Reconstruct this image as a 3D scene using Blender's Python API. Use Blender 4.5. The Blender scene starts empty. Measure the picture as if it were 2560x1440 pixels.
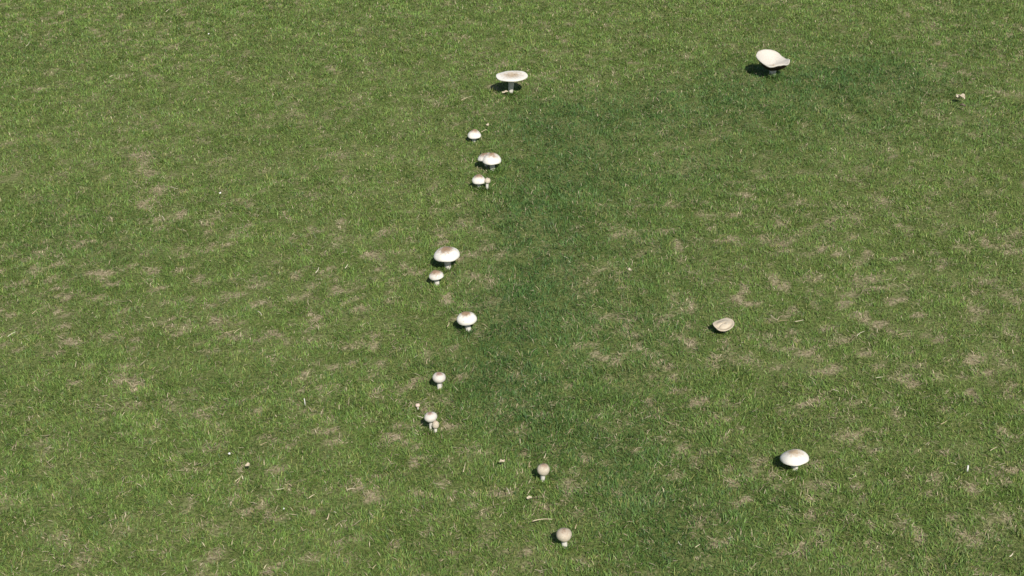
import bpy, math, random
import numpy as np

random.seed(7)
rng = np.random.default_rng(11)
R_ = math.radians
scene = bpy.context.scene
col = scene.collection

# ------------------------------------------------------------------ camera
CAM_H, PITCH, FPX = 1.5, R_(27.5), 3704.0        # metres, degrees below the horizon, focal length for a 2560 px frame
cam = bpy.data.cameras.new('camera')
cam.sensor_width = 36.0
cam.lens = 36.0 * FPX / 2560.0
cam.clip_start, cam.clip_end = 0.05, 2000.0
cam_o = bpy.data.objects.new('camera', cam)
cam_o.location = (0, 0, CAM_H)
cam_o.rotation_euler = (math.pi / 2 - PITCH, 0, 0)
col.objects.link(cam_o)
scene.camera = cam_o

# ------------------------------------------------------------------ world and sun
SUN_EL, SUN_AZ = R_(44), R_(162)                 # azimuth clockwise from +Y: behind the camera, a little to its right
w = bpy.data.worlds.new('World')
scene.world = w
w.use_nodes = True
nt = w.node_tree
nt.nodes.clear()
sky = nt.nodes.new('ShaderNodeTexSky')
sky.sky_type = 'NISHITA'
sky.sun_disc = False
sky.sun_elevation, sky.sun_rotation = SUN_EL, SUN_AZ
bg = nt.nodes.new('ShaderNodeBackground')
bg.inputs['Strength'].default_value = 0.07
wo = nt.nodes.new('ShaderNodeOutputWorld')
nt.links.new(sky.outputs[0], bg.inputs[0])
nt.links.new(bg.outputs[0], wo.inputs[0])

sun = bpy.data.lights.new('sun', 'SUN')
sun.energy = 4.6
sun.angle = R_(0.53)
sun.color = (1.0, 0.955, 0.88)
sun_o = bpy.data.objects.new('sun', sun)
sun_o.rotation_euler = (math.pi / 2 - SUN_EL, 0, math.pi - SUN_AZ)
sun_o.location = (1, -3, 5)
col.objects.link(sun_o)

scene.view_settings.view_transform = 'Standard'
scene.view_settings.look = 'None'
scene.view_settings.gamma = 1.0
scene.view_settings.use_curve_mapping = False
scene.view_settings.exposure = 0.25

# ------------------------------------------------------------------ helpers
SE, CE = math.sin(PITCH), math.cos(PITCH)

def at(x, y, z=0.0):
    """Point on the level z that the photograph shows at pixel x, y."""
    d = np.array([(x - 1280) / FPX, CE + SE * (720 - y) / FPX, -SE + CE * (720 - y) / FPX])
    t = (z - CAM_H) / d[2]
    return np.array([d[0] * t, d[1] * t, z])

def mm_per_px(y):
    p = at(1280, y)
    return (p[1] * CE + CAM_H * SE) / FPX

def tag(o, label=None, cat=None, group=None, kind=None):
    if label: o['label'] = label
    if cat: o['category'] = cat
    if group: o['group'] = group
    if kind: o['kind'] = kind
    return o

def mesh_obj(name, verts, faces, mat=None, parent=None, smooth=True):
    me = bpy.data.meshes.new(name)
    me.from_pydata([tuple(v) for v in verts], [], faces)
    me.update()
    if smooth:
        me.polygons.foreach_set('use_smooth', [True] * len(me.polygons))
    if mat: me.materials.append(mat)
    o = bpy.data.objects.new(name, me)
    col.objects.link(o)
    if parent: o.parent = parent
    return o

def empty(name, loc):
    o = bpy.data.objects.new(name, None)
    o.empty_display_size = 0.02
    o.location = loc
    col.objects.link(o)
    return o

# value noise on a hashed lattice
_lat = rng.random((8, 256, 256))
def vnoise(x, y, scale, layer=0):
    x = np.asarray(x) / scale + 1000.0
    y = np.asarray(y) / scale + 1000.0
    xi = np.floor(x).astype(np.int64); yi = np.floor(y).astype(np.int64)
    fx = x - xi; fy = y - yi
    fx = fx * fx * (3 - 2 * fx); fy = fy * fy * (3 - 2 * fy)
    L = _lat[layer % 8]
    a = L[xi & 255, yi & 255]; b = L[(xi + 1) & 255, yi & 255]
    c = L[xi & 255, (yi + 1) & 255]; d = L[(xi + 1) & 255, (yi + 1) & 255]
    return (a * (1 - fx) + b * fx) * (1 - fy) + (c * (1 - fx) + d * fx) * fy

def fbm(x, y, scale, layer=0, octaves=4, gain=0.55):
    s = 0; a = 1.0; t = 0
    for i in range(octaves):
        s = s + a * vnoise(x + 3.17 * i, y - 1.9 * i, scale / 2 ** i, layer + i)
        t += a; a *= gain
    return s / t

def sstep(a, b, x):
    t = np.clip((x - a) / (b - a), 0, 1)
    return t * t * (3 - 2 * t)

FEET = [(-0.0047, 4.1131), (-0.1025, 3.7329), (-0.0495, 3.5329), (-0.0813, 3.4195), (-0.1434, 2.9725), (-0.1641, 2.8926), (-0.0893, 2.6829), (-0.1398, 2.4535), (-0.1491, 2.3092), (-0.1781, 2.3826), (0.0538, 2.1447), (0.0869, 1.9574), (0.5006, 2.1767), (0.7636, 4.43), (0.4063, 2.66)]   # level spots

def height(x, y):
    """The uneven turf surface."""
    near = np.exp(-((np.asarray(x) / 9.0) ** 2 + ((np.asarray(y) - 3.4) / 9.0) ** 2))
    for bx, by in FEET:
        near = near * (1 - np.exp(-(((np.asarray(x) - bx) / 0.09) ** 2 + ((np.asarray(y) - by) / 0.09) ** 2)))
    return near * (0.012 * (fbm(x, y, 0.55, 1, 2) - 0.5) + 0.007 * (fbm(x, y, 0.09, 3, 2) - 0.5))

# ------------------------------------------------------------------ what grows where (on the ground, in metres)
# lush ring of darker grass: (x, y, spread across, spread in depth, strength)
RING = [(1365, 310, 150, 75, .9), (1600, 290, 190, 75, .8), (1850, 235, 180, 75, .8), (2060, 200, 180, 75, .8),
        (2260, 190, 170, 75, .7), (1410, 430, 180, 90, .95), (1320, 560, 130, 95, .85), (1370, 690, 170, 100, .8),
        (1600, 600, 170, 100, .5), (1290, 790, 140, 90, .7), (1230, 900, 130, 80, .7), (1270, 1000, 150, 90, .7),
        (1500, 900, 180, 110, .5), (1400, 1090, 170, 70, .55), (1540, 1190, 150, 90, .6), (1660, 1300, 170, 100, .6),
        (1740, 1420, 200, 90, .6), (1660, 1060, 150, 100, .4), (1740, 450, 190, 90, .55), (2450, 70, 150, 60, .35),
        (2180, 340, 180, 70, .5), (1650, 800, 150, 100, .4), (1920, 370, 170, 70, .45), (2480, 330, 120, 60, .25), (2450, 1380, 160, 70, .35),
        (1900, 1260, 140, 80, .35), (120, 130, 200, 60, .3), (120, 560, 120, 130, .35), (700, 470, 150, 60, .2),
        (260, 640, 160, 70, .3), (700, 120, 150, 40, .2), (900, 900, 150, 70, .25), (170, 1330, 160, 60, .2),
        (560, 960, 120, 60, .2)]
# worn, strawy places: (x, y, radius in photograph pixels, strength)
WORN = [(350, 385, 40, 1), (385, 495, 44, 1), (370, 440, 34, .9), (440, 545, 34, .8), (520, 700, 34, .7), (790, 1050, 44, 1),
        (110, 225, 18, 1), (200, 272, 12, .9), (265, 215, 16, .5), (345, 375, 28, 1), (365, 420, 30, .7), (430, 440, 26, .8),
        (383, 488, 36, 1), (385, 505, 24, .6), (480, 540, 20, .6), (410, 540, 24, .7), (440, 630, 20, .5), (500, 700, 20, .6),
        (570, 400, 14, .5), (600, 405, 12, .5), (650, 430, 16, .6), (825, 345, 16, .6), (850, 400, 22, .6),
        (870, 455, 30, .6), (1070, 490, 26, .6), (1020, 480, 20, .5), (1060, 375, 18, .5), (985, 575, 20, .5),
        (1010, 640, 22, .5), (700, 590, 20, .5), (860, 590, 20, .5), (640, 790, 24, .8), (600, 840, 30, .7), (540, 880, 22, .6),
        (770, 840, 28, .7), (700, 920, 30, .7), (870, 910, 24, .6), (950, 990, 22, .6), (790, 1055, 34, .9), (770, 1030, 22, .8),
        (560, 1000, 24, .6), (330, 1000, 24, .6), (230, 1110, 30, .6), (90, 980, 30, .7), (30, 1060, 24, .6), (40, 840, 22, .6),
        (640, 1150, 36, .8), (620, 1165, 16, .7), (720, 1210, 34, .7), (850, 1170, 32, .8), (880, 1215, 36, .8),
        (800, 1245, 40, .9), (720, 1270, 24, .7), (590, 1260, 26, .8), (560, 1205, 24, .7), (340, 1145, 26, .6),
        (210, 1310, 36, .7), (240, 1190, 26, .6), (400, 1395, 40, .6), (860, 1310, 34, .9), (905, 1395, 42, .9),
        (745, 1350, 30, .8), (780, 1390, 26, .8), (640, 1400, 40, .7), (500, 1330, 26, .5), (1000, 1300, 36, .7),
        (1120, 1260, 36, .8), (1030, 1270, 20, .7), (1160, 1165, 20, .7), (1120, 1130, 20, .6), (1260, 1165, 22, .8),
        (1300, 1220, 22, .7), (1320, 1245, 24, .8), (1260, 1270, 34, .7), (1200, 1320, 40, .6), (1290, 1355, 36, .7),
        (1330, 1290, 26, .6), (1440, 1355, 18, .7), (1050, 1370, 40, .6), (1520, 1250, 18, .6), (1680, 1290, 24, .7),
        (1510, 1330, 18, .7), (1560, 1390, 22, .6), (1640, 1395, 22, .7), (1795, 1285, 24, .6), (1660, 1160, 18, .5),
        (1950, 795, 26, .9), (2025, 775, 18, .8), (2110, 755, 18, .7), (2050, 733, 16, .8), (2140, 855, 26, .7),
        (2165, 885, 26, .8), (2110, 855, 16, .8), (2080, 820, 22, .7), (2240, 745, 22, .6), (2190, 840, 20, .6),
        (2130, 950, 20, .8), (2075, 985, 20, .7), (1910, 920, 22, .7), (1950, 950, 20, .6), (2215, 930, 22, .7),
        (1990, 995, 20, .7), (1840, 780, 14, .5), (1870, 490, 22, .7), (1960, 560, 26, .8), (1900, 540, 30, .6),
        (1930, 605, 30, .7), (2060, 450, 22, .6), (2110, 520, 24, .7), (2200, 500, 30, .7), (2250, 560, 26, .6),
        (2330, 480, 24, .5), (2420, 620, 24, .6), (2480, 700, 26, .6), (2540, 590, 22, .6), (2100, 640, 20, .5),
        (2360, 760, 22, .6), (2440, 800, 30, .6), (2500, 900, 30, .7), (2370, 1040, 24, .8), (2530, 1100, 36, .9),
        (2330, 1110, 24, .8), (2370, 1150, 40, .8), (2440, 1160, 30, .8), (2290, 1070, 24, .8), (2250, 1310, 34, .9),
        (2240, 1290, 24, .8), (2300, 1270, 18, .8), (2310, 1210, 16, .6), (2190, 1160, 26, .7), (2380, 1330, 26, .8),
        (2200, 1390, 30, .7), (2340, 1405, 30, .8), (2450, 1300, 20, .7), (2520, 1320, 20, .7), (2470, 1420, 30, .6),
        (2530, 1190, 30, .7), (2100, 1100, 24, .6), (2160, 1170, 24, .6), (2440, 1070, 24, .6), (2180, 1250, 18, .6),
        (2385, 210, 18, .5), (2460, 235, 18, .5), (2540, 230, 20, .6), (2450, 300, 16, .5), (2330, 60, 30, .5),
        (1640, 40, 20, .5), (1460, 110, 16, .5), (1570, 50, 14, .5), (1720, 140, 20, .5), (850, 60, 16, .5),
        (760, 120, 18, .5), (1000, 110, 16, .5), (840, 180, 18, .6), (190, 30, 16, .4), (360, 120, 12, .4), (590, 190, 14, .6),
        (340, 300, 30, .45), (400, 320, 24, .5), (720, 290, 22, .5), (890, 250, 18, .5), (1145, 60, 20, .4), (1170, 245, 14, .6),
        (610, 140, 16, .5), (60, 380, 22, .4), (220, 470, 20, .4), (110, 770, 22, .6), (60, 690, 22, .5), (300, 800, 24, .5),
        (200, 860, 26, .5), (1190, 560, 18, .5), (1240, 540, 18, .5), (900, 700, 18, .5), (915, 710, 12, .7), (940, 650, 14, .6),
        (710, 775, 20, .6), (790, 770, 22, .5), (760, 715, 16, .5), (990, 870, 20, .5), (1040, 760, 18, .5),
        (1200, 870, 16, .4), (1280, 830, 16, .4), (1530, 760, 16, .4), (1730, 600, 20, .4), (1780, 560, 22, .5)]

def field(blobs, x, y, ground=False):
    out = np.zeros_like(x)
    for b in blobs:
        if len(b) == 5: px, py, sx, sy, s = b
        else:
            px, py, sx, s = b; g_ = min(1.0, max(0.0, (py - 550) / 500))
            s *= 1.45 - 0.6 * g_; sx *= 1.25 - 0.45 * g_; sy = sx * 0.6
        c = at(px, py)
        k = mm_per_px(py)
        e = math.sqrt(max(0.02, CAM_H ** 2 / (CAM_H ** 2 + c[1] ** 2)))
        f_ = 1.0 if len(b) == 5 else 0.62
        ax, ay = f_ * sx * k, f_ * sy * k / e
        d = ((x - c[0]) / ax) ** 2 + ((y - c[1]) / ay) ** 2
        m = d < 9
        v = np.zeros_like(x); v[m] = s * np.exp(-d[m])
        out = np.maximum(out, v) if not ground else out + v
    return out

# coarse rasters of the two maps, sampled bilinearly
GX0, GX1, GY0, GY1, GS = -3.5, 3.5, 0.8, 7.4, 0.012
gx = np.arange(GX0, GX1, GS); gy = np.arange(GY0, GY1, GS)
GXX, GYY = np.meshgrid(gx, gy, indexing='ij')
ring_map = np.clip(field(RING, GXX, GYY, True) * 0.85, 0, 1.0)
warp_x = GXX + 0.05 * (fbm(GXX, GYY, 0.08, 5, 3) - .5); warp_y = GYY + 0.10 * (fbm(GXX, GYY, 0.08, 6, 3) - .5)
worn_map = field(WORN, warp_x, warp_y)

def sample(M, x, y):
    u = np.clip((x - GX0) / GS, 0, M.shape[0] - 2); v = np.clip((y - GY0) / GS, 0, M.shape[1] - 2)
    i = u.astype(int); j = v.astype(int); a = u - i; b = v - j
    return (M[i, j] * (1 - a) + M[i + 1, j] * a) * (1 - b) + (M[i, j + 1] * (1 - a) + M[i + 1, j + 1] * a) * b

def ring_at(x, y):
    return np.clip(sample(ring_map, x, y) + 0.38 * (fbm(x, y, 0.45, 2, 3) - 0.5), 0, 1)

def rows_at(x, y):
    """faint parallel rows left by the mower and aerator"""
    d = 0.92 * x + 0.391 * y + 0.035 * (fbm(x, y, 0.3, 5, 2) - 0.5)
    return 0.5 + 0.5 * np.cos(2 * math.pi * d / 0.098)

def worn_at(x, y):
    """small straw-coloured flecks, thick inside the worn places and thinly spread elsewhere"""
    fleck = 0.65 * fbm(x, y, 0.024, 4, 2) + 0.35 * vnoise(x, y, 0.008, 2)
    patch = fbm(x, y, 0.7, 7, 2)
    lush = sstep(0.3, 0.9, sample(ring_map, x, y))
    loose = sstep(0.575, 0.71, fleck) * (0.45 + 0.55 * sstep(0.38, 0.66, patch)) * (1 - 0.7 * lush) * (0.5 + 0.7 * rows_at(x, y))
    spots = sample(worn_map, x, y) * (0.10 + 0.95 * sstep(0.43, 0.59, fleck))
    return np.clip(np.maximum(spots, loose * 0.9), 0, 1)

# ------------------------------------------------------------------ materials
def new_mat(name):
    m = bpy.data.materials.new(name)
    m.use_nodes = True
    n = m.node_tree.nodes
    n.clear()
    out = n.new('ShaderNodeOutputMaterial')
    return m, n, m.node_tree.links, out

def principled(n, rough=0.6, spec=0.3):
    p = n.new('ShaderNodeBsdfPrincipled')
    p.inputs['Roughness'].default_value = rough
    p.inputs['Specular IOR Level'].default_value = spec
    return p

def noise(n, l, vec, scale, detail=4, rough=0.55):
    t = n.new('ShaderNodeTexNoise')
    t.inputs['Scale'].default_value = scale
    t.inputs['Detail'].default_value = detail
    t.inputs['Roughness'].default_value = rough
    if vec is not None: l.new(vec, t.inputs['Vector'])
    return t.outputs['Fac']

def ramp(n, l, fac, stops):
    r = n.new('ShaderNodeValToRGB')
    e = r.color_ramp.elements
    while len(e) < len(stops): e.new(0.5)
    for k, (p, c) in zip(e, stops):
        k.position = p; k.color = (*c, 1)
    l.new(fac, r.inputs[0])
    return r.outputs[0]

def mixc(n, l, fac, a, b):
    m = n.new('ShaderNodeMix'); m.data_type = 'RGBA'
    for sock, v in ((m.inputs[0], fac), (m.inputs[6], a), (m.inputs[7], b)):
        if hasattr(v, 'is_linked'): l.new(v, sock)
        else: sock.default_value = v if not isinstance(v, tuple) else (*v, 1)
    return m.outputs[2]

def math_n(n, l, op, a, b=None, clamp=False):
    m = n.new('ShaderNodeMath'); m.operation = op; m.use_clamp = clamp
    for i, v in enumerate((a, b)):
        if v is None: continue
        if hasattr(v, 'is_linked'): l.new(v, m.inputs[i])
        else: m.inputs[i].default_value = v
    return m.outputs[0]

def bump(n, l, h, strength, dist):
    b = n.new('ShaderNodeBump')
    b.inputs['Strength'].default_value = strength
    b.inputs['Distance'].default_value = dist
    l.new(h, b.inputs['Height'])
    return b.outputs[0]

def mat_blades(name, trans, rough, spec):
    m, n, l, out = new_mat(name)
    a = n.new('ShaderNodeAttribute'); a.attribute_name = 'tint'
    p = principled(n, rough, spec)
    l.new(a.outputs['Color'], p.inputs['Base Color'])
    t = n.new('ShaderNodeBsdfTranslucent')
    l.new(a.outputs['Color'], t.inputs['Color'])
    mx = n.new('ShaderNodeMixShader'); mx.inputs[0].default_value = trans
    l.new(p.outputs[0], mx.inputs[1]); l.new(t.outputs[0], mx.inputs[2])
    l.new(mx.outputs[0], out.inputs[0])
    return m

MAT_GRASS = mat_blades('grass_blades', 0.22, 0.5, 0.28)
MAT_STRAW = mat_blades('straw', 0.12, 0.6, 0.25)

def mat_soil():
    m, n, l, out = new_mat('turf_soil')
    g = n.new('ShaderNodeNewGeometry').outputs['Position']
    p = principled(n, 0.95, 0.05)
    n1 = noise(n, l, g, 6, 5); n2 = noise(n, l, g, 160, 4, 0.7)
    soil = ramp(n, l, n2, [(0.30, (0.09, 0.076, 0.040)), (0.5, (0.26, 0.222, 0.13)), (0.7, (0.45, 0.39, 0.255))])
    green = ramp(n, l, n2, [(0.3, (0.04, 0.056, 0.015)), (0.7, (0.15, 0.205, 0.05))])
    d = n.new('ShaderNodeVectorMath'); d.operation = 'LENGTH'; l.new(g, d.inputs[0])
    far = n.new('ShaderNodeMapRange'); l.new(d.outputs['Value'], far.inputs[0])
    far.inputs[1].default_value = 4.0; far.inputs[2].default_value = 12.0
    wa_ = n.new('ShaderNodeAttribute'); wa_.attribute_name = 'worn'
    moss = math_n(n, l, 'SUBTRACT', 1.0, math_n(n, l, 'MULTIPLY', wa_.outputs['Fac'], 1.3), True)     # thatch stays green where the grass is full
    f2 = math_n(n, l, 'MAXIMUM', far.outputs[0], math_n(n, l, 'MULTIPLY', moss, math_n(n, l, 'ADD', 0.55, math_n(n, l, 'MULTIPLY', n1, 0.6)), True))
    l.new(mixc(n, l, f2, soil, green), p.inputs['Base Color'])
    l.new(bump(n, l, n2, 0.8, 0.004), p.inputs['Normal'])
    l.new(p.outputs[0], out.inputs[0])
    return m

def mat_cap(name, white, brown, dirt):
    """brown = colour of the worn crown; the vertex attribute 'crown' says where it sits; on open caps it adds inner-rim bands"""
    m, n, l, out = new_mat(name)
    co = n.new('ShaderNodeTexCoord').outputs['Object']
    at_ = n.new('ShaderNodeAttribute'); at_.attribute_name = 'crown'
    p = principled(n, 0.62, 0.22)
    p.inputs['Subsurface Weight'].default_value = 0.12
    p.inputs['Subsurface Radius'].default_value = (1.0, 0.8, 0.6)
    p.inputs['Subsurface Scale'].default_value = 0.002
    n1 = noise(n, l, co, 150, 5, 0.62); n2 = noise(n, l, co, 420, 4, 0.7); n3 = noise(n, l, co, 60, 3)
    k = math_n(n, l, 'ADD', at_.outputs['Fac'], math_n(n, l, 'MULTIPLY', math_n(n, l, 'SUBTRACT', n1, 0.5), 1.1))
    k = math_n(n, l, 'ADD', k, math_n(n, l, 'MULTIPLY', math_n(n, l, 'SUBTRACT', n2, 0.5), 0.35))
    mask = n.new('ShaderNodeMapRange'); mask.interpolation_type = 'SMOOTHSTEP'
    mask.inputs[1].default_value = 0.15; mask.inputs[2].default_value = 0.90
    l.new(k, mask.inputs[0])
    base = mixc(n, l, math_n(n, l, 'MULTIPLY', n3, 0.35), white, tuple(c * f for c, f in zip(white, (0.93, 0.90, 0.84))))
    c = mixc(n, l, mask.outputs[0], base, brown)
    spots = n.new('ShaderNodeMapRange'); spots.inputs[1].default_value = 0.70; spots.inputs[2].default_value = 0.78
    l.new(noise(n, l, co, 210, 2, 0.5), spots.inputs[0])
    c = mixc(n, l, math_n(n, l, 'MULTIPLY', spots.outputs[0], dirt), c, (0.12, 0.085, 0.06))
    l.new(c, p.inputs['Base Color'])
    h = math_n(n, l, 'ADD', n1, math_n(n, l, 'MULTIPLY', mask.outputs[0], n2))
    l.new(bump(n, l, h, 0.35, 0.0012), p.inputs['Normal'])
    l.new(p.outputs[0], out.inputs[0])
    return m

CAP_WHITE = mat_cap('cap_white', (0.72, 0.692, 0.63), (0.28, 0.188, 0.118), 0.8)
CAP_TAN = mat_cap('cap_tan', (0.72, 0.692, 0.63), (0.45, 0.345, 0.225), 0.3)
CAP_OFFWHITE = mat_cap('cap_offwhite', (0.57, 0.535, 0.48), (0.31, 0.20, 0.155), 0.3)
CAP_CREAM = mat_cap('cap_cream', (0.50, 0.44, 0.345), (0.27, 0.188, 0.13), 0.4)
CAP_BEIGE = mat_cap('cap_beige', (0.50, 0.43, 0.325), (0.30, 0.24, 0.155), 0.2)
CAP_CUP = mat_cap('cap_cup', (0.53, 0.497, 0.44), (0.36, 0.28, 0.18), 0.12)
CAP_PINK = mat_cap('cap_pink', (0.62, 0.48, 0.40), (0.36, 0.22, 0.18), 0.3)

def mat_plain(name, c1, c2, scale, rough=0.8, stretch=None):
    m, n, l, out = new_mat(name)
    co = n.new('ShaderNodeTexCoord').outputs['Object']
    if stretch:
        mp = n.new('ShaderNodeMapping'); mp.inputs['Scale'].default_value = stretch
        l.new(co, mp.inputs[0]); co = mp.outputs[0]
    p = principled(n, rough, 0.2)
    f = noise(n, l, co, scale, 5, 0.6)
    l.new(ramp(n, l, f, [(0.3, c1), (0.7, c2)]), p.inputs['Base Color'])
    l.new(bump(n, l, f, 0.5, 0.001), p.inputs['Normal'])
    l.new(p.outputs[0], out.inputs[0])
    return m

MAT_STEM = mat_plain('stem', (0.48, 0.44, 0.38), (0.72, 0.69, 0.63), 140, 0.8, (3, 3, 0.7))
MAT_GILL = mat_plain('gills', (0.022, 0.012, 0.010), (0.055, 0.030, 0.024), 200)
MAT_LEAF = mat_plain('dead_leaf', (0.36, 0.30, 0.21), (0.60, 0.53, 0.41), 90, 0.7)
MAT_DARKLEAF = mat_plain('dark_leaf', (0.06, 0.048, 0.035), (0.20, 0.16, 0.115), 120, 0.7)
MAT_PEBBLE = mat_plain('pebble', (0.55, 0.53, 0.50), (0.78, 0.77, 0.74), 180, 0.6)
MAT_STICK = mat_plain('stick', (0.50, 0.46, 0.36), (0.70, 0.66, 0.55), 160, 0.7)

# ------------------------------------------------------------------ the ground: one sheet to the horizon
inner = np.arange(-3.0, 3.0001, 0.018)
outer = np.array([3.3, 3.8, 4.6, 6, 8.5, 12, 20, 40, 90, 200, 450, 900])
axx = np.concatenate([-outer[::-1], inner, outer])
axy = np.concatenate([3.4 - outer[::-1], 3.4 + inner, 3.4 + outer])
XX, YY = np.meshgrid(axx, axy, indexing='ij')
ZZ = height(XX, YY)
nx, ny = XX.shape
V = np.stack([XX, YY, ZZ], -1).reshape(-1, 3)
ii, jj = np.meshgrid(np.arange(nx - 1), np.arange(ny - 1), indexing='ij')
q = (ii * ny + jj).ravel()
Fq = np.stack([q, q + ny, q + ny + 1, q + 1], 1)
ground = mesh_obj('ground', V.tolist(), Fq.tolist(), mat_soil())
wa = ground.data.attributes.new('worn', 'FLOAT', 'POINT')
wa.data.foreach_set('value', worn_at(V[:, 0], V[:, 1]).astype(np.float32))
tag(ground, 'dark earth and thatch under the mown lawn', 'ground', kind='structure')

# ------------------------------------------------------------------ mushrooms
# base x, y | cap radius, dome height, bulge depth ratio, rim ratio, dome exponent | rim height, cap shift x | lean (direction, degrees) | stem radius foot, top
MUSH = [
    dict(base=(-0.0047, 4.1131), R=46.6, hd=3.9, hb=0.06, rr=0.98, p=0.75, z0=52.7, cx=4.7, sharp=0, lean=(120, 1), stem=(6.0, 9.5), mat=CAP_TAN, crown=(.55, .85), dish=2.2, seed=1,
         label='tall mushroom with a wide flat white cap on a long grey stem'),
    dict(base=(-0.1025, 3.7329), R=18.8, hd=17.6, hb=0.1, rr=0.97, p=1.0, z0=18.1, cx=0.9, sharp=0.45, lean=(0, 0), stem=(6, 5.5), mat=CAP_WHITE, crown=(.52, 1.05), seed=2,
         label='small domed white mushroom with brown crown, alone between the flat one and the split pair'),
    dict(base=(-0.0495, 3.5329), R=25.1, hd=19.7, hb=0.09, rr=0.97, p=1.0, z0=28.7, cx=-3.0, sharp=0.4, lean=(0, 0), stem=(6, 7), mat=CAP_WHITE, crown=(.5, 1.0), seed=3,
         label='domed white mushroom with brown crown overlapping a second cap behind it'),
    dict(base=(-0.0624, 3.5478), R=20.7, hd=11.0, hb=0.09, rr=0.97, p=1.0, z0=31.7, cx=-6.0, sharp=0.4, lean=(165, 17), stem=(5, 6), mat=CAP_WHITE, crown=(.6, 1.0), seed=4,
         label='tilted white mushroom half hidden behind a larger domed cap touching it'),
    dict(base=(-0.0813, 3.4195), R=17.2, hd=15.6, hb=0.2, rr=0.93, p=1.0, z0=20.1, cx=-2.2, sharp=0.3, lean=(0, 0), stem=(5.5, 5.5), mat=CAP_WHITE, crown=(.55, 1.1), seed=5,
         label='domed white mushroom with brown crown touching a tiny round-headed mushroom'),
    dict(base=(-0.0636, 3.4101), R=7.7, hd=8.8, hb=0.5, rr=0.6, p=0.95, z0=22.5, cx=1.3, sharp=0, lean=(0, 14), stem=(3.6, 3.4), mat=CAP_CREAM, crown=(.5, .6), seed=6,
         label='tiny cream round-headed mushroom on a thin stem leaning on a domed white one'),
    dict(base=(-0.1434, 2.9725), R=29.9, hd=18.0, hb=0.09, rr=0.97, p=1.0, z0=32.6, cx=-1.9, sharp=0.3, lean=(180, 5), stem=(7, 8), mat=CAP_WHITE, crown=(.48, 1.1), seed=7,
         label='broad oval white mushroom with brown crown and dark gills, above a small one'),
    dict(base=(-0.1641, 2.8926), R=16.1, hd=13.0, hb=0.16, rr=0.95, p=1.0, z0=21.4, cx=-1.4, sharp=0.35, lean=(180, 8), stem=(5.2, 5.2), mat=CAP_WHITE, crown=(.62, 1.2), seed=8, spot=True,
         label='small white mushroom with brown crown and a dark nick, beside the broad oval one'),
    dict(base=(-0.0893, 2.6829), R=20.7, hd=15.2, hb=0.24, rr=0.92, p=1.0, z0=26.4, cx=-3.5, sharp=0.25, lean=(180, 5), stem=(6.2, 6.2), mat=CAP_WHITE, crown=(.42, 1.25), seed=9,
         label='plump domed white mushroom with dark brown scaly top standing alone'),
    dict(base=(-0.1398, 2.4535), R=13.0, hd=9.6, hb=0.62, rr=0.45, p=0.97, z0=20.1, cx=-0.6, sharp=0, lean=(0, 0), stem=(5.0, 4.6), mat=CAP_OFFWHITE, crown=(.42, 1.1), seed=10,
         label='round white button mushroom on a short white stem standing alone, brown tipped'),
    dict(base=(-0.1491, 2.3092), R=12.2, hd=8.4, hb=0.62, rr=0.4, p=0.97, z0=23.1, cx=0.4, sharp=0, lean=(180, 8), stem=(3.6, 3.6), mat=CAP_OFFWHITE, crown=(.36, 1.0), seed=11,
         label='round white button mushroom with a smaller button tucked against its stem'),
    dict(base=(-0.1414, 2.3021), R=6.6, hd=9.2, hb=0.9, rr=0.4, p=0.98, z0=11.4, cx=-0.0, sharp=0, lean=(0, 8), stem=(3.2, 3.0), mat=CAP_CREAM, crown=(.55, .6), seed=12,
         label='small cream button mushroom tucked against the stem of a larger button'),
    dict(base=(-0.1781, 2.3826), R=4.3, hd=3.7, hb=0.6, rr=0.5, p=0.97, z0=7.1, cx=-0.2, sharp=0, lean=(0, 0), stem=(2.2, 2.0), mat=CAP_PINK, crown=(.5, .5), seed=13,
         label='tiny pinkish mushroom button just poking out of the grass'),
    dict(base=(0.0538, 2.1447), R=10.9, hd=10.2, hb=0.9, rr=0.4, p=0.98, z0=17.6, cx=-0.2, sharp=0, lean=(0, 6), stem=(3.0, 4.6), mat=CAP_CREAM, crown=(.62, .85), seed=14,
         label='small cream ball-shaped mushroom with pinkish brown top and stem narrowing downward'),
    dict(base=(0.0869, 1.9574), R=13.0, hd=10.0, hb=0.72, rr=0.4, p=0.97, z0=18.6, cx=-2.1, sharp=0, lean=(0, 0), stem=(5.0, 4.6), mat=CAP_CREAM, crown=(.85, .62), seed=15,
         label='larger cream ball-shaped mushroom with faint brown flush over its whole top'),
    dict(base=(0.5006, 2.1767), R=25.7, hd=14.6, hb=0.07, rr=0.97, p=1.0, z0=25.9, cx=-2.4, sharp=0.2, lean=(120, 11), stem=(5.6, 7.2), mat=CAP_TAN, crown=(.5, .95), seed=16,
         label='broad smooth white mushroom with pale tan crown, far from the row of others'),
]
KEEP_OUT = []      # (x, y, stem radius, cap radius, rim height) so that grass stays short below caps

def rot_lean(P, lean):
    az, a = lean
    k = np.array([-math.sin(R_(az)), math.cos(R_(az)), 0]); a = R_(a)
    return P * math.cos(a) + np.cross(k, P) * math.sin(a) + np.outer(P @ k, k) * (1 - math.cos(a))

NA = 56
TH = np.linspace(0, 2 * math.pi, NA, endpoint=False)

def grid_faces(rows, n, start=0, flip=False):
    f = []
    for r in range(rows - 1):
        for i in range(n):
            a, b = start + r * n + i, start + r * n + (i + 1) % n
            c, d = b + n, a + n
            f.append((a, d, c, b) if not flip else (a, b, c, d))
    return f

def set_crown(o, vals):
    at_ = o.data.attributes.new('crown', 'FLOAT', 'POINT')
    at_.data.foreach_set('value', np.asarray(vals, np.float32))

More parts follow.
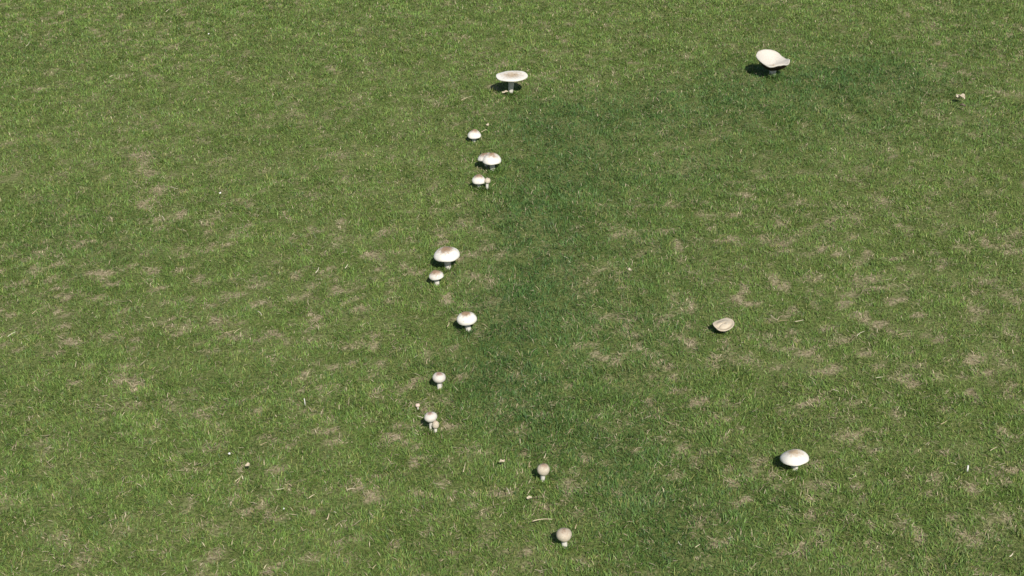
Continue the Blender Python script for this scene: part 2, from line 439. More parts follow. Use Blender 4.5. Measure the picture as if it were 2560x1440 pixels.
def stem_mesh(root, path, radii, mat, seed):
    r_ = np.random.default_rng(seed)
    n = 20
    verts = []
    ph = r_.random() * 6
    th = np.linspace(0, 2 * math.pi, n, endpoint=False)
    for c, r in zip(path, radii):
        wob = 1 + 0.05 * np.sin(2 * th + ph) + 0.03 * np.sin(5 * th + ph * 2) + 0.02 * r_.standard_normal(n)
        verts += [(c[0] + r * k * math.cos(t), c[1] + r * k * math.sin(t), c[2]) for t, k in zip(th, wob)]
    f = grid_faces(len(path), n, flip=True)
    f.append(tuple(range(n))[::-1])
    f.append(tuple(range((len(path) - 1) * n, len(path) * n)))
    return mesh_obj('stem', verts, f, mat, root)

def gill_mesh(root, rim, inner_r, up, centre, lean, shift, mat):
    """ridged underside: rim = function(theta) -> radius and height"""
    n = 120
    th = np.linspace(0, 2 * math.pi, n, endpoint=False)
    rows = 6
    P = []
    rr, rz = rim(th)
    for k in range(rows):
        s = k / (rows - 1)
        rad = rr * (1 - s) + inner_r * s
        z = rz + up * math.sin(s * math.pi / 2) + (0.0007 * np.where(np.arange(n) % 2, 1, -1) if 0 < k < rows - 1 else 0)
        P.append(np.stack([rad * np.cos(th), rad * np.sin(th), z + 0 * th], 1))
    P = rot_lean(np.concatenate(P), lean) + shift
    f = grid_faces(rows, n, flip=False)
    f.append(tuple(range((rows - 1) * n, rows * n))[::-1])
    return mesh_obj('gills', P, f, mat, root, smooth=False)

def build_mushroom(d):
    r_ = np.random.default_rng(d['seed'] + 40)
    mm = 0.001
    bz = float(height(np.array(d['base'][0]), np.array(d['base'][1])))
    root = empty('mushroom', (*d['base'], bz))
    tag(root, d['label'], 'mushroom', 'white mushrooms growing in the lawn')
    R, hd, hb = d['R'] * mm, d['hd'] * mm, d['hb'] * d['R'] * mm
    ph = r_.random(4) * 6.28
    wob = 1 + 0.018 * np.sin(2 * TH + ph[0]) + 0.012 * np.sin(3 * TH + ph[1]) + 0.006 * np.sin(7 * TH + ph[2])
    t = np.linspace(0, math.pi / 2, 18)
    sh = d['sharp']      # 0 = rounded dome, 1 = low cone-like dome with a sharp rim
    prof = [(R * math.sin(a) ** d['p'], hd * ((1 - sh) * math.cos(a) + sh * (1 - (math.sin(a) ** d['p']) ** 1.8)) + hb) for a in t[1:]]
    prof += [(R * (1 - (1 - d['rr']) * (1 - math.cos(a))), hb * (1 - math.sin(a))) for a in np.linspace(0, math.pi / 2, 9)[1:]]
    thick = max(0.0012, 0.05 * R)
    rim_r = prof[-1][0]
    prof += [(rim_r - thick * 0.6, -0.0002), (rim_r - thick * 1.3, 0.0006)]
    apex_z = hd + hb
    dish = d.get('dish', 0) * mm
    P = [np.array([[0, 0, apex_z - dish]])]
    crown = [1.0]
    c0, cs = d['crown']
    for r, z in prof:
        rim_wave = (r / R) ** 3 * R * 0.02 * (np.sin(3 * TH + ph[3]) + 0.6 * np.sin(5 * TH + ph[1]))
        lump = hd * 0.05 * np.sin(2 * TH + ph[2]) * math.sin(math.pi * min(1, r / R))
        zz = z + rim_wave + lump - dish * math.exp(-(r / (0.45 * R)) ** 2)
        P.append(np.stack([r * wob * np.cos(TH), r * wob * np.sin(TH), zz], 1))
        below = z < hb
        v = (c0 * 2.0 - r / R) / (c0 * 2.0) * cs * 1.1
        crown += [0.0 if below else float(max(0, v))] * NA
    P = np.concatenate(P)
    shift = np.array([d['cx'] * mm, 0, d['z0'] * mm])
    P = rot_lean(P, d['lean']) + shift
    f = [(0, 1 + i, 1 + (i + 1) % NA) for i in range(NA)] + grid_faces(len(prof), NA, 1)
    cap = mesh_obj('cap', P, f, d['mat'], root)
    set_crown(cap, crown)
    # underside
    s0, s1 = d['stem'][0] * mm, d['stem'][1] * mm
    up = min(0.5 * (hd + hb), 0.30 * R)
    gm = MAT_GILL if d['rr'] > 0.7 else MAT_STEM
    wv = lambda th: (R * 0.02 * d['rr'] ** 3 * (np.sin(3 * th + ph[3]) + 0.6 * np.sin(5 * th + ph[1])))
    wr = lambda th: 1 + 0.018 * np.sin(2 * th + ph[0]) + 0.012 * np.sin(3 * th + ph[1]) + 0.006 * np.sin(7 * th + ph[2])
    rg = rim_r - thick * 1.25
    g = gill_mesh(root, lambda th: (rg * wr(th), wv(th) + 0.0005), s1 * 0.9, up, None, d['lean'], shift, gm)
    # stem from below the turf up into the cap
    top = rot_lean(np.array([[0, 0, up * 0.95]]), d['lean'])[0] + shift
    path, rad = [], []
    for k in range(9):
        s = k / 8
        path.append((top[0] * s ** 1.3, top[1] * s, -0.012 + (top[2] + 0.012) * s))
        rad.append(s0 * (1 - s) + s1 * s + 0.0009 * math.exp(-((s - 0.2) / 0.1) ** 2))
    stem_mesh(root, path, rad, MAT_STEM, d['seed'])
    if d.get('spot'):
        n = 10
        az, rr_, zz_ = R_(-62), R * 0.93, hb + hd * 0.26
        c = np.array([rr_ * math.cos(az), rr_ * math.sin(az), zz_])
        pts = [c * 1.02 + np.array([0, -0.0007, 0])]
        for k in range(n):
            a = 2 * math.pi * k / n
            pts.append(c + np.array([-math.sin(az), math.cos(az), 0]) * 0.0016 * math.cos(a) + np.array([math.cos(az) * -.3, math.sin(az) * -.3, 0.95]) * 0.0010 * math.sin(a))
        pts = rot_lean(np.array(pts), d['lean']) + shift
        mesh_obj('nick', pts, [(0, 1 + k, 1 + (k + 1) % n) for k in range(n)], MAT_GILL, root)
    KEEP_OUT.append((d['base'][0], d['base'][1], max(s0, s1), d['base'][0] + d['cx'] * mm, R * 1.05, d['z0'] * mm))
    return root

for d in MUSH:
    build_mushroom(d)

def rim_interp(pts, th):
    """periodic smooth interpolation of (theta, value...) rows"""
    pts = sorted(pts)
    T = np.array([p[0] for p in pts]); Vv = np.array([p[1:] for p in pts])
    T = np.concatenate([T - 2 * math.pi, T, T + 2 * math.pi]); Vv = np.concatenate([Vv] * 3)
    out = []
    for k in range(Vv.shape[1]):
        o = np.interp(th, T, Vv[:, k])
        out.append(o)
    out = np.array(out)
    for _ in range(2):          # soften the corners
        out = 0.25 * np.roll(out, 1, 1) + 0.5 * out + 0.25 * np.roll(out, -1, 1)
    return out

def build_open_cap(label, base, rim, centre_z, prof, mat, crown_band_fn, stem, seed, thick, lump=None, gill_mat=MAT_GILL):
    """A cap whose rim is a free curve. rim: list of (x, y, z) in metres relative to the stem; prof(s) maps 0..1 (centre..rim) to 0..1 height."""
    bz = float(height(np.array(base[0]), np.array(base[1])))
    root = empty('mushroom', (*base, bz))
    tag(root, label, 'mushroom', 'white mushrooms growing in the lawn')
    pts = [(math.atan2(y, x) % (2 * math.pi), math.hypot(x, y), z) for x, y, z in rim]
    n = 96
    th = np.linspace(0, 2 * math.pi, n, endpoint=False)
    rr, rz = rim_interp(pts, th)
    rows = 20
    P = [np.array([[0, 0, centre_z]])]; crown = [crown_band_fn(0, 0)]
    for k in range(1, rows):
        s = k / (rows - 1)
        z = centre_z + (rz - centre_z) * prof(s)
        if lump is not None: z = z + lump(s, th)
        P.append(np.stack([rr * s * np.cos(th), rr * s * np.sin(th), z], 1))
        crown += [crown_band_fn(s, a) for a in th]
    rim_row = P[-1]
    # rounded lip
    P.append(np.stack([rr * 1.012 * np.cos(th), rr * 1.012 * np.sin(th), rim_row[:, 2] - thick * 0.5], 1))
    P.append(np.stack([(rr * 0.99) * np.cos(th), (rr * 0.99) * np.sin(th), rim_row[:, 2] - thick], 1))
    crown += [0.0] * (2 * n)
    P = np.concatenate(P)
    f = [(0, 1 + i, 1 + (i + 1) % n) for i in range(n)] + grid_faces(rows + 1, n, 1)
    cap = mesh_obj('cap', P, f, mat, root)
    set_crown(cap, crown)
    # gills below
    G = []
    grow = 8
    for k in range(grow):
        s = 1 - k / (grow - 1) * (1 - stem[1] * 0.9 / rr)
        sz = centre_z + (rz - centre_z) * np.array([prof(v) for v in s])
        z = sz - thick * (1.0 + 1.9 * np.sin(np.clip((1 - s) * 1.6, 0, 1) * math.pi / 2))
        z = z + (0.0009 * np.where(np.arange(n) % 2, 1, -1) if 0 < k < grow - 1 else 0)
        G.append(np.stack([rr * 0.989 * s * np.cos(th), rr * 0.989 * s * np.sin(th), z], 1))
    G = np.concatenate(G)
    gf = grid_faces(grow, n, flip=False)
    mesh_obj('gills', G, gf, gill_mat, root, smooth=False)
    path, rad = [], []
    topz = centre_z - thick * 1.2
    for k in range(8):
        s = k / 7
        path.append((0.001 * math.sin(3 * s), 0, -0.012 + (topz + 0.012) * s)); rad.append(stem[0] * (1 - s) + stem[1] * s)
    stem_mesh(root, path, rad, MAT_STEM, seed)
    KEEP_OUT.append((base[0], base[1], max(stem), base[0], float(rr.max()), float(rz.min()) - thick))
    return root

# upturned cup-shaped cap (rim measured in photograph pixels of 1.2 mm)
cb = at(1930, 189, 0.0068)
k = mm_per_px(185)
cup_rim = [(45, -6, 53), (38, 12, 48), (28, 25, 50), (20, 36, 56), (5, 43, 61), (-14, 42, 63), (-27, 34, 63), (-38, 15, 62), (-42, -5, 60),
           (-35, -22, 55), (-25, -32, 50), (-14, -39, 46), (-4, -41, 47.5), (6, -40, 51), (14, -38, 50), (22, -34, 51), (32, -28, 48), (40, -20, 47)]
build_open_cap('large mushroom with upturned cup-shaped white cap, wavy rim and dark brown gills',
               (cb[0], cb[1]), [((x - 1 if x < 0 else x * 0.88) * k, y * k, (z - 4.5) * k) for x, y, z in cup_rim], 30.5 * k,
               lambda s: s ** 1.7, CAP_CUP, lambda s, a: max(0.0, 0.80 - s * 2.6, (s - 0.80) * 1.6, 0.5 * math.exp(-((s - 0.76) / 0.07) ** 2 - ((a - R_(225)) / 0.7) ** 2)),  # crown and rim stain; front-left band is crease shade painted into the colour
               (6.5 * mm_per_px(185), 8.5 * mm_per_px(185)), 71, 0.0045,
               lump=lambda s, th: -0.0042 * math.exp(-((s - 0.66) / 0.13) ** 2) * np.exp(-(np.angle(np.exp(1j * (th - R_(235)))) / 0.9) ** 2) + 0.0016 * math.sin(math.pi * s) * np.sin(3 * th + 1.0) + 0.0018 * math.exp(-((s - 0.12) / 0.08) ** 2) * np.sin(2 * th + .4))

# beige cap lying low and tilted, with a notch in its rim
bb = at(1810, 824, 0.0068)
k = mm_per_px(820)
# (photo offset x, ground offset y, height)
low_rim = [(24, 3, 28), (20, 16, 29), (7, 26, 27), (-10, 23, 22.5), (-24, 12, 23), (-29, 2, 25), (-28, -7, 25), (-24.5, -13, 23), (-21, -15, 20.5), (-21.5, -19, 21.5),
           (-14, -25, 20), (-2, -27, 20.5), (10, -22, 22.5), (20, -13, 26)]
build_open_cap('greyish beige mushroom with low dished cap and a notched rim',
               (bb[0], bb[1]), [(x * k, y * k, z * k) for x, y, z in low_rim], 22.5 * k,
               lambda s: s ** 1.6, CAP_BEIGE, lambda s, a: max(0.0, 0.45 - s * 1.1, 0.62 * math.exp(-((s - 0.78) / 0.12) ** 2) * (0.5 - 0.5 * math.sin(a))),  # last term tints a brownish band inside the front rim
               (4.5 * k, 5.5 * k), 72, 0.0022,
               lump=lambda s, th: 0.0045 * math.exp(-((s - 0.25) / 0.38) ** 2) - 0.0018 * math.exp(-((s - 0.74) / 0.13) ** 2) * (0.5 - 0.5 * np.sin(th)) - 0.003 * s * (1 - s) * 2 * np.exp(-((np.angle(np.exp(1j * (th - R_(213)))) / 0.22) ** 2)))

# ------------------------------------------------------------------ grass blades
def build_ribbons(name, base, L, W, az, t0, t1, tint0, tint1, mat, side_twist):
    """Every blade: two segments, five vertices. All arrays of length N."""
    N = len(L)
    d0 = np.stack([np.cos(az) * np.sin(t0), np.sin(az) * np.sin(t0), np.cos(t0)], 1)
    d1 = np.stack([np.cos(az) * np.sin(t1), np.sin(az) * np.sin(t1), np.cos(t1)], 1)
    sa = az + math.pi / 2 + side_twist
    sd = np.stack([np.cos(sa), np.sin(sa), np.zeros(N)], 1)
    m = base + d0 * (L * 0.55)[:, None]
    tip = m + d1 * (L * 0.45)[:, None]
    w2 = (W * 0.5)[:, None]
    V = np.empty((N, 5, 3), np.float32)
    V[:, 0] = base - sd * w2 * 0.8; V[:, 1] = base + sd * w2 * 0.8
    V[:, 2] = m - sd * w2; V[:, 3] = m + sd * w2; V[:, 4] = tip
    o5 = (np.arange(N) * 5)[:, None]
    loops = np.concatenate([o5 + 0, o5 + 1, o5 + 3, o5 + 2, o5 + 2, o5 + 3, o5 + 4], 1).ravel().astype(np.int32)
    starts = (np.arange(N)[:, None] * 7 + np.array([0, 4])).ravel().astype(np.int32)
    me = bpy.data.meshes.new(name)
    me.vertices.add(N * 5); me.vertices.foreach_set('co', V.ravel())
    me.loops.add(N * 7); me.loops.foreach_set('vertex_index', loops)
    me.polygons.add(N * 2); me.polygons.foreach_set('loop_start', starts)
    me.update(calc_edges=True)
    C = np.empty((N, 5, 4), np.float32); C[..., 3] = 1
    C[:, 0, :3] = tint0; C[:, 1, :3] = tint0
    C[:, 2, :3] = 0.5 * (tint0 + tint1); C[:, 3, :3] = C[:, 2, :3]; C[:, 4, :3] = tint1
    a = me.attributes.new('tint', 'FLOAT_COLOR', 'POINT'); a.data.foreach_set('color', C.ravel())
    me.materials.append(mat)
    return me

GREEN_LIGHT = np.array([0.156, 0.256, 0.050])
GREEN_DARK = np.array([0.060, 0.144, 0.035])
YELLOW = np.array([0.29, 0.28, 0.090])
STRAW = np.array([0.53, 0.455, 0.30])
STRAW_DK = np.array([0.33, 0.26, 0.16])

def lerp(a, b, t): return a + (b - a) * t[:, None]

def grow(x, y, wide=1.0):
    N = len(x)
    ring = ring_at(x, y); worn = worn_at(x, y)
    clump = fbm(x, y, 0.035, 0, 2); fine = vnoise(x, y, 0.012, 5)
    # thin out the worn places
    keep = rng.random(N) > worn * 0.48
    keep &= rng.random(N) < 0.22 + 1.25 * clump
    x, y, ring, worn, clump, fine = (a[keep] for a in (x, y, ring, worn, clump, fine)); N = len(x)
    L = (0.0078 + 0.0072 * rng.random(N)) * (0.7 + 0.6 * clump) * (1 + 0.28 * ring) * (1 - 0.35 * worn)
    W = (0.0010 + 0.0010 * rng.random(N)) * wide * np.clip(y / 4.0, 0.72, 1.25)
    dry = rng.random(N) < (0.035 + 0.66 * worn)
    yel = rng.random(N) < (0.10 + 0.18 * rows_at(x, y)) * (1 - 0.75 * ring)
    flow = 2 * math.pi * fbm(x, y, 0.06, 6, 2) * 1.6
    az = np.where(rng.random(N) < 0.45, flow + 0.8 * rng.standard_normal(N), 2 * math.pi * rng.random(N))
    t0 = np.abs(rng.normal(0.80, 0.40, N)); t1 = t0 + np.abs(rng.normal(0.50, 0.35, N))
    flat = dry & (rng.random(N) < 0.7)
    t0 = np.where(flat, rng.uniform(0.9, 1.45, N), t0); t1 = np.where(flat, np.minimum(1.7, t0 + 0.25), np.minimum(t1, 1.75))
    L = np.where(flat, L * 1.15, L)
    z = height(x, y)
    for sx, sy, sr, cx, cr, cz in KEEP_OUT:
        dd = np.hypot(x - sx, y - sy)
        out = dd < sr * 0.9
        L[(dd < sr + 0.014) & ~out] *= 1.3
        L[out] = 0.001
        under = (np.hypot(x - cx, y - sy) < cr) & ~out
        L[under] = np.minimum(L[under], max(0.004, (cz - 0.002) * 0.85))
    shade = rng.uniform(0.66, 1.36, N) * (0.84 + 0.32 * fine)
    g = lerp(np.broadcast_to(GREEN_LIGHT, (N, 3)), GREEN_DARK, np.clip(ring + rng.normal(0, 0.18, N), 0, 1))
    g = np.where(yel[:, None], lerp(g, YELLOW, rng.uniform(.4, 1, N)), g)
    g = lerp(g, np.array([0.05, 0.115, 0.055]), (rng.random(N) < 0.08) * 0.7)       # bluish blades
    s = lerp(np.broadcast_to(STRAW, (N, 3)), STRAW_DK, rng.random(N) ** 1.5)
    c1 = np.where(dry[:, None], s, g) * shade[:, None]
    c0 = np.where(dry[:, None], s * 0.9, lerp(g, np.array([0.175, 0.230, 0.065]), rng.uniform(0.1, 0.6, N))) * shade[:, None]
    base = np.stack([x, y, z - 0.001], 1)
    return base, L, W, az, t0, t1, c0, c1, rng.normal(0, 0.5, N)

# cells of half a metre: those near the view get blades one by one
CELL = 0.5
def seen(cx, cy):
    if cy < 1.2 or cy > 6.2: return False
    depth = cy * CE + CAM_H * SE
    return abs(cx) < depth * (1280 / FPX) + 0.55
near_cells, far_cells = [], []
for i in range(-16, 17):
    for j in range(-4, 22):
        cx, cy = i * CELL, j * CELL + 0.25
        (near_cells if seen(cx, cy) else far_cells).append((cx, cy))
xs, ys = [], []
for cx, cy in near_cells:
    dens = 165000 if cy < 2.6 else (108000 if cy < 3.6 else 72000)
    depth = cy * CE + CAM_H * SE
    if abs(cx) - 0.25 > depth * (1280 / FPX) or cy < 1.6 or cy > 5.5: dens *= 0.32
    n = int(dens * CELL * CELL)
    xs.append(cx + (rng.random(n) - .5) * CELL); ys.append(cy + (rng.random(n) - .5) * CELL)
for sx, sy, sr, cx, cr, cz in KEEP_OUT:               # turf closing round the stems
    n = int(260 + 30000 * sr)
    a_ = rng.random(n) * 2 * math.pi; r_c = sr * 0.95 + 0.012 * rng.random(n) ** 1.5
    xs.append(sx + r_c * np.cos(a_)); ys.append(sy + r_c * np.sin(a_))
xs = np.concatenate(xs); ys = np.concatenate(ys)
data = grow(xs, ys)
me = build_ribbons('grass', *data[:6], data[6], data[7], MAT_GRASS, data[8])
grass = bpy.data.objects.new('grass', me)
col.objects.link(grass)
tag(grass, 'short mown green lawn grass with straw-coloured worn patches', 'grass', kind='stuff')
print('blades', len(data[1]))

# the same turf further out, instanced from one patch
n = int(40000 * CELL * CELL)
tx = (rng.random(n) - .5) * CELL; ty = (rng.random(n) - .5) * CELL
td = grow(tx - 2.0, ty + 6.8, 1.5)
td[0][:, 0] += 2.0; td[0][:, 1] -= 6.8; td[0][:, 2] = -0.001
tile_me = build_ribbons('grass_patch', *td[:6], td[6], td[7], MAT_GRASS, td[8])
tile = bpy.data.objects.new('grass_patch', tile_me)
pm = bpy.data.meshes.new('outer_grass')
pm.from_pydata([(x, y, float(height(np.array(x), np.array(y)))) for x, y in far_cells], [], [])
outer_o = bpy.data.objects.new('outer_grass', pm)
col.objects.link(outer_o)
tag(outer_o, 'short mown lawn grass continuing around the mushrooms', 'grass', kind='stuff')
ng = bpy.data.node_groups.new('scatter_grass', 'GeometryNodeTree')
ng.interface.new_socket('Geometry', in_out='INPUT', socket_type='NodeSocketGeometry')
ng.interface.new_socket('Geometry', in_out='OUTPUT', socket_type='NodeSocketGeometry')
gi = ng.nodes.new('NodeGroupInput'); go = ng.nodes.new('NodeGroupOutput')
iop = ng.nodes.new('GeometryNodeInstanceOnPoints')
oi = ng.nodes.new('GeometryNodeObjectInfo'); oi.inputs['Object'].default_value = tile
rv = ng.nodes.new('FunctionNodeRandomValue'); rv.data_type = 'INT'
rv.inputs[4].default_value = 0; rv.inputs[5].default_value = 3
mu = ng.nodes.new('ShaderNodeMath'); mu.operation = 'MULTIPLY'; mu.inputs[1].default_value = math.pi / 2
cxyz = ng.nodes.new('ShaderNodeCombineXYZ')
ng.links.new(rv.outputs[2], mu.inputs[0]); ng.links.new(mu.outputs[0], cxyz.inputs[2])
ng.links.new(gi.outputs[0], iop.inputs['Points'])
ng.links.new(oi.outputs['Geometry'], iop.inputs['Instance'])
ng.links.new(cxyz.outputs[0], iop.inputs['Rotation'])
ng.links.new(iop.outputs[0], go.inputs[0])
outer_o.modifiers.new('scatter', 'NODES').node_group = ng

# ------------------------------------------------------------------ straw litter in the thatch (too fine to count)
def litter():
    n = 90000
    y = rng.uniform(1.5, 5.6, n); x = (rng.random(n) * 2 - 1) * (y * CE + CAM_H * SE) * 0.42
    wv = worn_at(x, y)
    keep = rng.random(n) < 0.04 + 0.75 * wv
    x, y, wv = x[keep], y[keep], wv[keep]; n = len(x)
    L = 0.006 + 0.013 * rng.random(n) ** 2
    W = rng.uniform(0.0007, 0.0014, n)
    az = 2 * math.pi * rng.random(n)
    t0 = rng.uniform(1.2, 1.6, n); t1 = t0 + rng.uniform(-0.1, 0.35, n)
    z = height(x, y) + 0.003 + 0.011 * rng.random(n) * (1 - 0.55 * wv)
    for sx, sy, sr, cx, cr, cz in KEEP_OUT:
        inside = np.hypot(x - sx, y - sy) < sr + 0.008
        z[inside] = -0.02
    s = lerp(np.broadcast_to(np.array([0.58, 0.50, 0.34]), (n, 3)), STRAW_DK, rng.random(n)) * rng.uniform(0.7, 1.15, n)[:, None]
    me = build_ribbons('straw_litter', np.stack([x, y, z], 1), L, W, az + 0 * L, t0, t1, s, s, MAT_STRAW, rng.normal(0, .3, n))
    o = bpy.data.objects.new('straw_litter', me); col.objects.link(o)
    tag(o, 'fine dry straw clippings scattered through the lawn', 'straw', kind='stuff')
litter()

# ------------------------------------------------------------------ single straws one can pick out
def straw_mat():
    m, n, l, out = new_mat('single_straw')
    oi_ = n.new('ShaderNodeObjectInfo')
    p = principled(n, 0.55, 0.3)
    l.new(ramp(n, l, oi_.outputs['Random'], [(0.0, (0.36, 0.27, 0.15)), (0.5, (0.56, 0.46, 0.30)), (1.0, (0.68, 0.61, 0.46))]), p.inputs['Base Color'])
    l.new(p.outputs[0], out.inputs[0])
    return m
MAT_SINGLE = straw_mat()
# ends in the photograph
STRAWS = [(1152, 252, 1183, 243), (1203, 329, 1217, 325), (2465, 239, 2480, 238), (2481, 243, 2490, 241), (577, 193, 592, 189), (404, 534, 411, 548),
          (455, 569, 466, 579), (426, 466, 444, 474), (498, 551, 508, 558), (18, 838, 40, 829), (80, 782, 95, 772), (362, 791, 377, 797),
          (585, 832, 603, 824), (560, 834, 588, 830), (645, 776, 655, 790), (1926, 781, 1942, 797), (1944, 797, 1972, 797), (1988, 798, 2009, 797), (2142, 836, 2160, 828),
          (2154, 748, 2165, 756), (2042, 730, 2048, 736), (2352, 1059, 2368, 1053), (2476, 1122, 2494, 1116), (2376, 1157, 2390, 1167), (2470, 1161, 2488, 1171),
          (2524, 1393, 2532, 1388), (1695, 1352, 1703, 1365), (1738, 1367, 1750, 1363), (1559, 1332, 1568, 1340), (588, 1202, 605, 1192), (594, 1206, 601, 1196),
          (772, 1243, 786, 1238), (690, 1224, 712, 1224), (650, 1111, 667, 1107), (835, 1279, 841, 1286), (818, 1299, 823, 1287), (820, 1439, 823, 1429),
          (931, 1419, 940, 1413), (869, 1223, 887, 1224), (1158, 1176, 1164, 1155), (1360, 1144, 1365, 1135), (1438, 1320, 1441, 1312), (1331, 1300, 1380, 1299),
          (1267, 1218, 1274, 1237), (1322, 1166, 1326, 1154), (2245, 835, 2262, 833), (2080, 975, 2096, 984), (1970, 977, 1976, 985), (2190, 942, 2207, 943),
          (1060, 1043, 1042, 1041), (1066, 910, 1070, 899), (790, 682, 798, 671), (855, 629, 868, 631), (795, 82, 797, 91), (863, 669, 870, 662),
          (1126, 660, 1125, 669), (1135, 658, 1139, 663), (415, 29, 424, 24), (66, 111, 74, 102), (273, 189, 285, 186), (370, 61, 377, 60), (1219, 878, 1228, 889), (1119, 815, 1123, 806)]

LANDMARK_NAMES = ['the tall flat mushroom', 'the small domed mushroom', 'the overlapping pair of domed mushrooms', 'the overlapping pair of domed mushrooms',
                  'the domed mushroom with a tiny companion', 'the domed mushroom with a tiny companion', 'the broad oval mushroom', 'the small nicked mushroom',
                  'the plump domed mushroom', 'the lone round button mushroom', 'the button with a smaller one', 'the button with a smaller one',
                  'the tiny pinkish button', 'the small cream ball-shaped mushroom', 'the larger cream ball-shaped mushroom', 'the broad tan-crowned mushroom',
                  'the cup-shaped mushroom', 'the notched beige mushroom']
LANDMARKS = [(k_[0], k_[1], nm) for k_, nm in zip(KEEP_OUT, LANDMARK_NAMES)]
for px, py, nm in ((2401, 242, 'the pale curled dead leaf'), (573, 1134, 'the small white pebble'), (710, 1272, 'the tiny white pebble'), (2419, 1178, 'the whitish upright stick'),
                   (762, 1013, 'the thin pale stalk'), (551, 484, 'the white papery scrap')):
    q_ = at(px, py); LANDMARKS.append((q_[0], q_[1], nm))

def build_straw(x0, y0, x1, y1, idx):
    z = 0.017
    a, b = at(x0, y0, z), at(x1, y1, z)
    c = (a + b) / 2
    L = float(np.linalg.norm((b - a)[:2]))
    if L > 0.045:                                   # steep foreshortened straws stand up instead of lying long
        a = c + (a - c) * 0.045 / L; b = c + (b - c) * 0.045 / L; L = 0.045
    ang = math.atan2(b[1] - a[1], b[0] - a[0])
    r_ = np.random.default_rng(500 + idx)
    n, k = 6, 7
    w = r_.uniform(0.0007, 0.0011)
    bend = r_.uniform(-0.12, 0.12) * L
    verts = []
    for j in range(k):
        s = j / (k - 1)
        rad = w * (1 - 0.45 * s)
        for q_ in range(n):
            t = 2 * math.pi * q_ / n
            verts.append(((s - .5) * L, bend * (4 * s * (1 - s) - .5) + rad * math.cos(t) , rad * 0.6 * math.sin(t) + 0.003 * (s - 0.5)))
    f = grid_faces(k, n, flip=False)
    f += [tuple(range(n)), tuple(range((k - 1) * n, k * n))[::-1]]
    o = mesh_obj('dry_straw', verts, f, MAT_SINGLE)
    o.location = (c[0], c[1], z + float(height(np.array(c[0]), np.array(c[1]))))
    o.rotation_euler = (0, 0, ang)
    near = min(LANDMARKS, key=lambda m: math.hypot(m[0] - c[0], m[1] - c[1]))
    size = 'long' if L > 0.019 else 'short'
    if math.hypot(near[0] - c[0], near[1] - c[1]) < 0.13:
        label = size + ' pale dry straw lying beside ' + near[2]
    else:
        label = size + (' bent' if abs(bend) > 0.06 * L else ' straight') + ' pale dry straw lying on open lawn'
    tag(o, label, 'straw', 'pale dry straws lying on the lawn')
for i, s in enumerate(STRAWS):
    build_straw(*s, i)

# ------------------------------------------------------------------ small litter: leaves, chips, pebbles
def build_leaf(name, px, py, length, width, ang, curl, mat, label, cat, seed, z=0.016, group=None, notch=0.0):
    r_ = np.random.default_rng(seed)
    nu, nv, th = 12, 7, 0.0006
    top, bot = [], []
    for i in range(nu):
        u = i / (nu - 1)
        wd = width * (math.sin(math.pi * (0.08 + 0.86 * u)) ** 0.7) * (1 + 0.18 * r_.standard_normal() - notch * math.exp(-((u - .45) / .12) ** 2))
        for j in range(nv):
            v = j / (nv - 1) - 0.5
            xx = (u - 0.5) * length + 0.06 * length * r_.standard_normal() * (abs(v) > .4)
            yy = v * wd
            zz = curl * (4 * v * v) * width + 0.25 * curl * length * math.sin(2.4 * math.pi * u + seed) + 0.0004 * r_.standard_normal()
            top.append((xx, yy, zz)); bot.append((xx, yy, zz - th))
    n = len(top)
    f = []
    for i in range(nu - 1):
        for j in range(nv - 1):
            a = i * nv + j
            f.append((a, a + nv, a + nv + 1, a + 1)); f.append((n + a, n + a + 1, n + a + nv + 1, n + a + nv))
    edge = [i * nv for i in range(nu)] + [(nu - 1) * nv + j for j in range(1, nv)] + [i * nv + nv - 1 for i in range(nu - 2, -1, -1)] + [j for j in range(nv - 2, 0, -1)]
    for a, b in zip(edge, edge[1:] + edge[:1]):
        f.append((a, b, n + b, n + a)[::-1])
    o = mesh_obj(name, top + bot, f, mat)
    p = at(px, py, z)
    o.location = (p[0], p[1], z + float(height(np.array(p[0]), np.array(p[1]))))
    o.rotation_euler = (R_(12), R_(-6), R_(ang))
    return tag(o, label, cat, group)

def build_stone(name, px, py, r, mat, label, cat, seed, z=0.014, squash=(1.2, .9, .7)):
    r_ = np.random.default_rng(seed)
    rows, n = 8, 12
    verts = [(0, 0, r * squash[2])]
    for i in range(1, rows):
        a = math.pi * i / rows
        for j in range(n):
            b = 2 * math.pi * j / n
            kk = r * (1 + 0.13 * math.sin(2 * b + seed + 2 * a) + 0.09 * r_.standard_normal())
            verts.append((kk * squash[0] * math.sin(a) * math.cos(b), kk * squash[1] * math.sin(a) * math.sin(b), kk * squash[2] * math.cos(a)))
    verts.append((0, 0, -r * squash[2]))
    f = [(0, 1 + j, 1 + (j + 1) % n) for j in range(n)] + grid_faces(rows - 1, n, 1)
    e = len(verts) - 1; s = 1 + (rows - 2) * n
    f += [(e, s + (j + 1) % n, s + j) for j in range(n)]
    o = mesh_obj(name, verts, f, mat)
    p = at(px, py, z)
    o.location = (p[0], p[1], z + float(height(np.array(p[0]), np.array(p[1]))))
    o.rotation_euler = (0, 0, seed)
    return tag(o, label, cat)

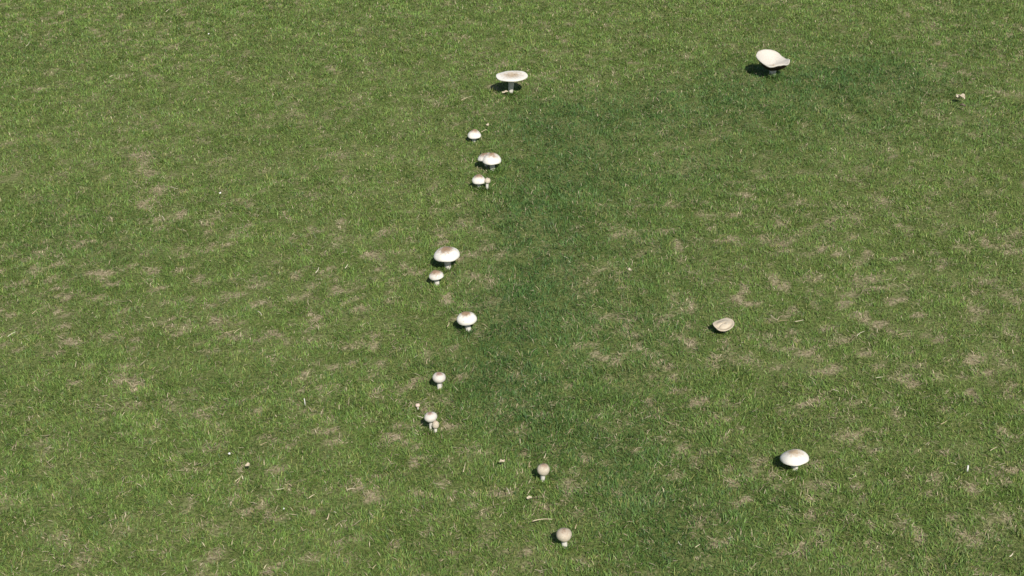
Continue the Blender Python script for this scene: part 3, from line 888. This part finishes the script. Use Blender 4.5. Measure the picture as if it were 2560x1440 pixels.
build_leaf('dead_leaf', 2401, 242, 0.027, 0.020, -38, 0.42, MAT_LEAF, 'pale curled dead leaf lying above a darker shrivelled one', 'leaf', 3, 0.018, notch=.4)
build_leaf('dead_leaf', 2407, 264, 0.017, 0.008, -22, 0.5, MAT_DARKLEAF, 'dark shrivelled dead leaf below a pale curled one', 'leaf', 5, 0.015)
build_leaf('leaf_scrap', 1219, 315, 0.009, 0.008, 30, 0.4, MAT_LEAF, 'pale leaf scrap lying above the small domed mushroom', 'leaf', 8, 0.017)
build_leaf('leaf_scrap', 1262, 230.5, 0.018, 0.008, 5, 0.25, MAT_LEAF, 'pale scrap of dead leaf at the foot of the tall flat mushroom', 'leaf', 9, 0.014)
build_leaf('leaf_scrap', 1256, 1154, 0.011, 0.005, 20, 0.5, MAT_LEAF, 'pale bent leaf scrap beside the small cream ball-shaped mushroom', 'leaf', 12, 0.018)
build_leaf('leaf_scrap', 619, 1163, 0.009, 0.007, 35, 0.3, MAT_LEAF, 'cream leaf scrap lying beside a small white pebble', 'leaf', 14, 0.018)
build_leaf('leaf_scrap', 1323, 1245, 0.009, 0.006, 10, 0.35, MAT_LEAF, 'pale leaf scrap in a worn patch between two ball-shaped mushrooms', 'leaf', 16, 0.012)
build_leaf('leaf_scrap', 1574, 674, 0.010, 0.006, -30, 0.5, MAT_LEAF, 'tiny pale leaf scrap lying alone in the dark green grass', 'leaf', 18, 0.018)
build_leaf('leaf_scrap', 551, 484, 0.006, 0.005, 40, 0.4, MAT_PEBBLE, 'white papery leaf scrap standing up from a worn patch', 'leaf', 21, 0.018)
build_leaf('leaf_scrap', 522, 85, 0.007, 0.004, 65, 0.4, MAT_PEBBLE, 'whitish leaf scrap standing in the far grass', 'leaf', 23, 0.018)
build_stone('pebble', 573, 1134, 0.0022, MAT_PEBBLE, 'small white pebble lying in the grass', 'pebble', 2, 0.019)
build_stone('pebble', 710, 1272, 0.0015, MAT_PEBBLE, 'tiny white pebble on a strawy worn patch', 'pebble', 5, 0.014)

def build_stick(px0, py0, px1, py1, rad, label, mat, z=0.019):
    a, b = at(px0, py0, z), at(px1, py1, z)
    # stands up out of the turf: keep its height on the upright
    k_ = mm_per_px(py0)
    a = at(px1, py1, 0.012)
    b = a + np.array([(px0 - px1) * k_, 0.004, (py1 - py0) * k_ * 0.95])
    n = 8
    verts = []
    for c, r in ((a, rad), ((a + b) / 2 + np.array([rad * .2, 0, 0]), rad * .95), (b, rad * .85)):
        for j in range(n):
            t = 2 * math.pi * j / n
            verts.append((c[0] - a[0] + r * math.cos(t), c[1] - a[1] + r * math.sin(t), c[2] - a[2]))
    f = grid_faces(3, n, flip=True) + [tuple(range(n))[::-1], tuple(range(2 * n, 3 * n))]
    o = mesh_obj('stick', verts, f, mat)
    o.location = tuple(a)
    return tag(o, label, 'stick')
build_stick(2420, 1164, 2418, 1178, 0.0015, 'short whitish stick standing upright in a strawy patch', MAT_PEBBLE)
build_stick(761, 996, 763, 1013, 0.0008, 'thin pale stalk standing upright above a worn patch', MAT_PEBBLE)
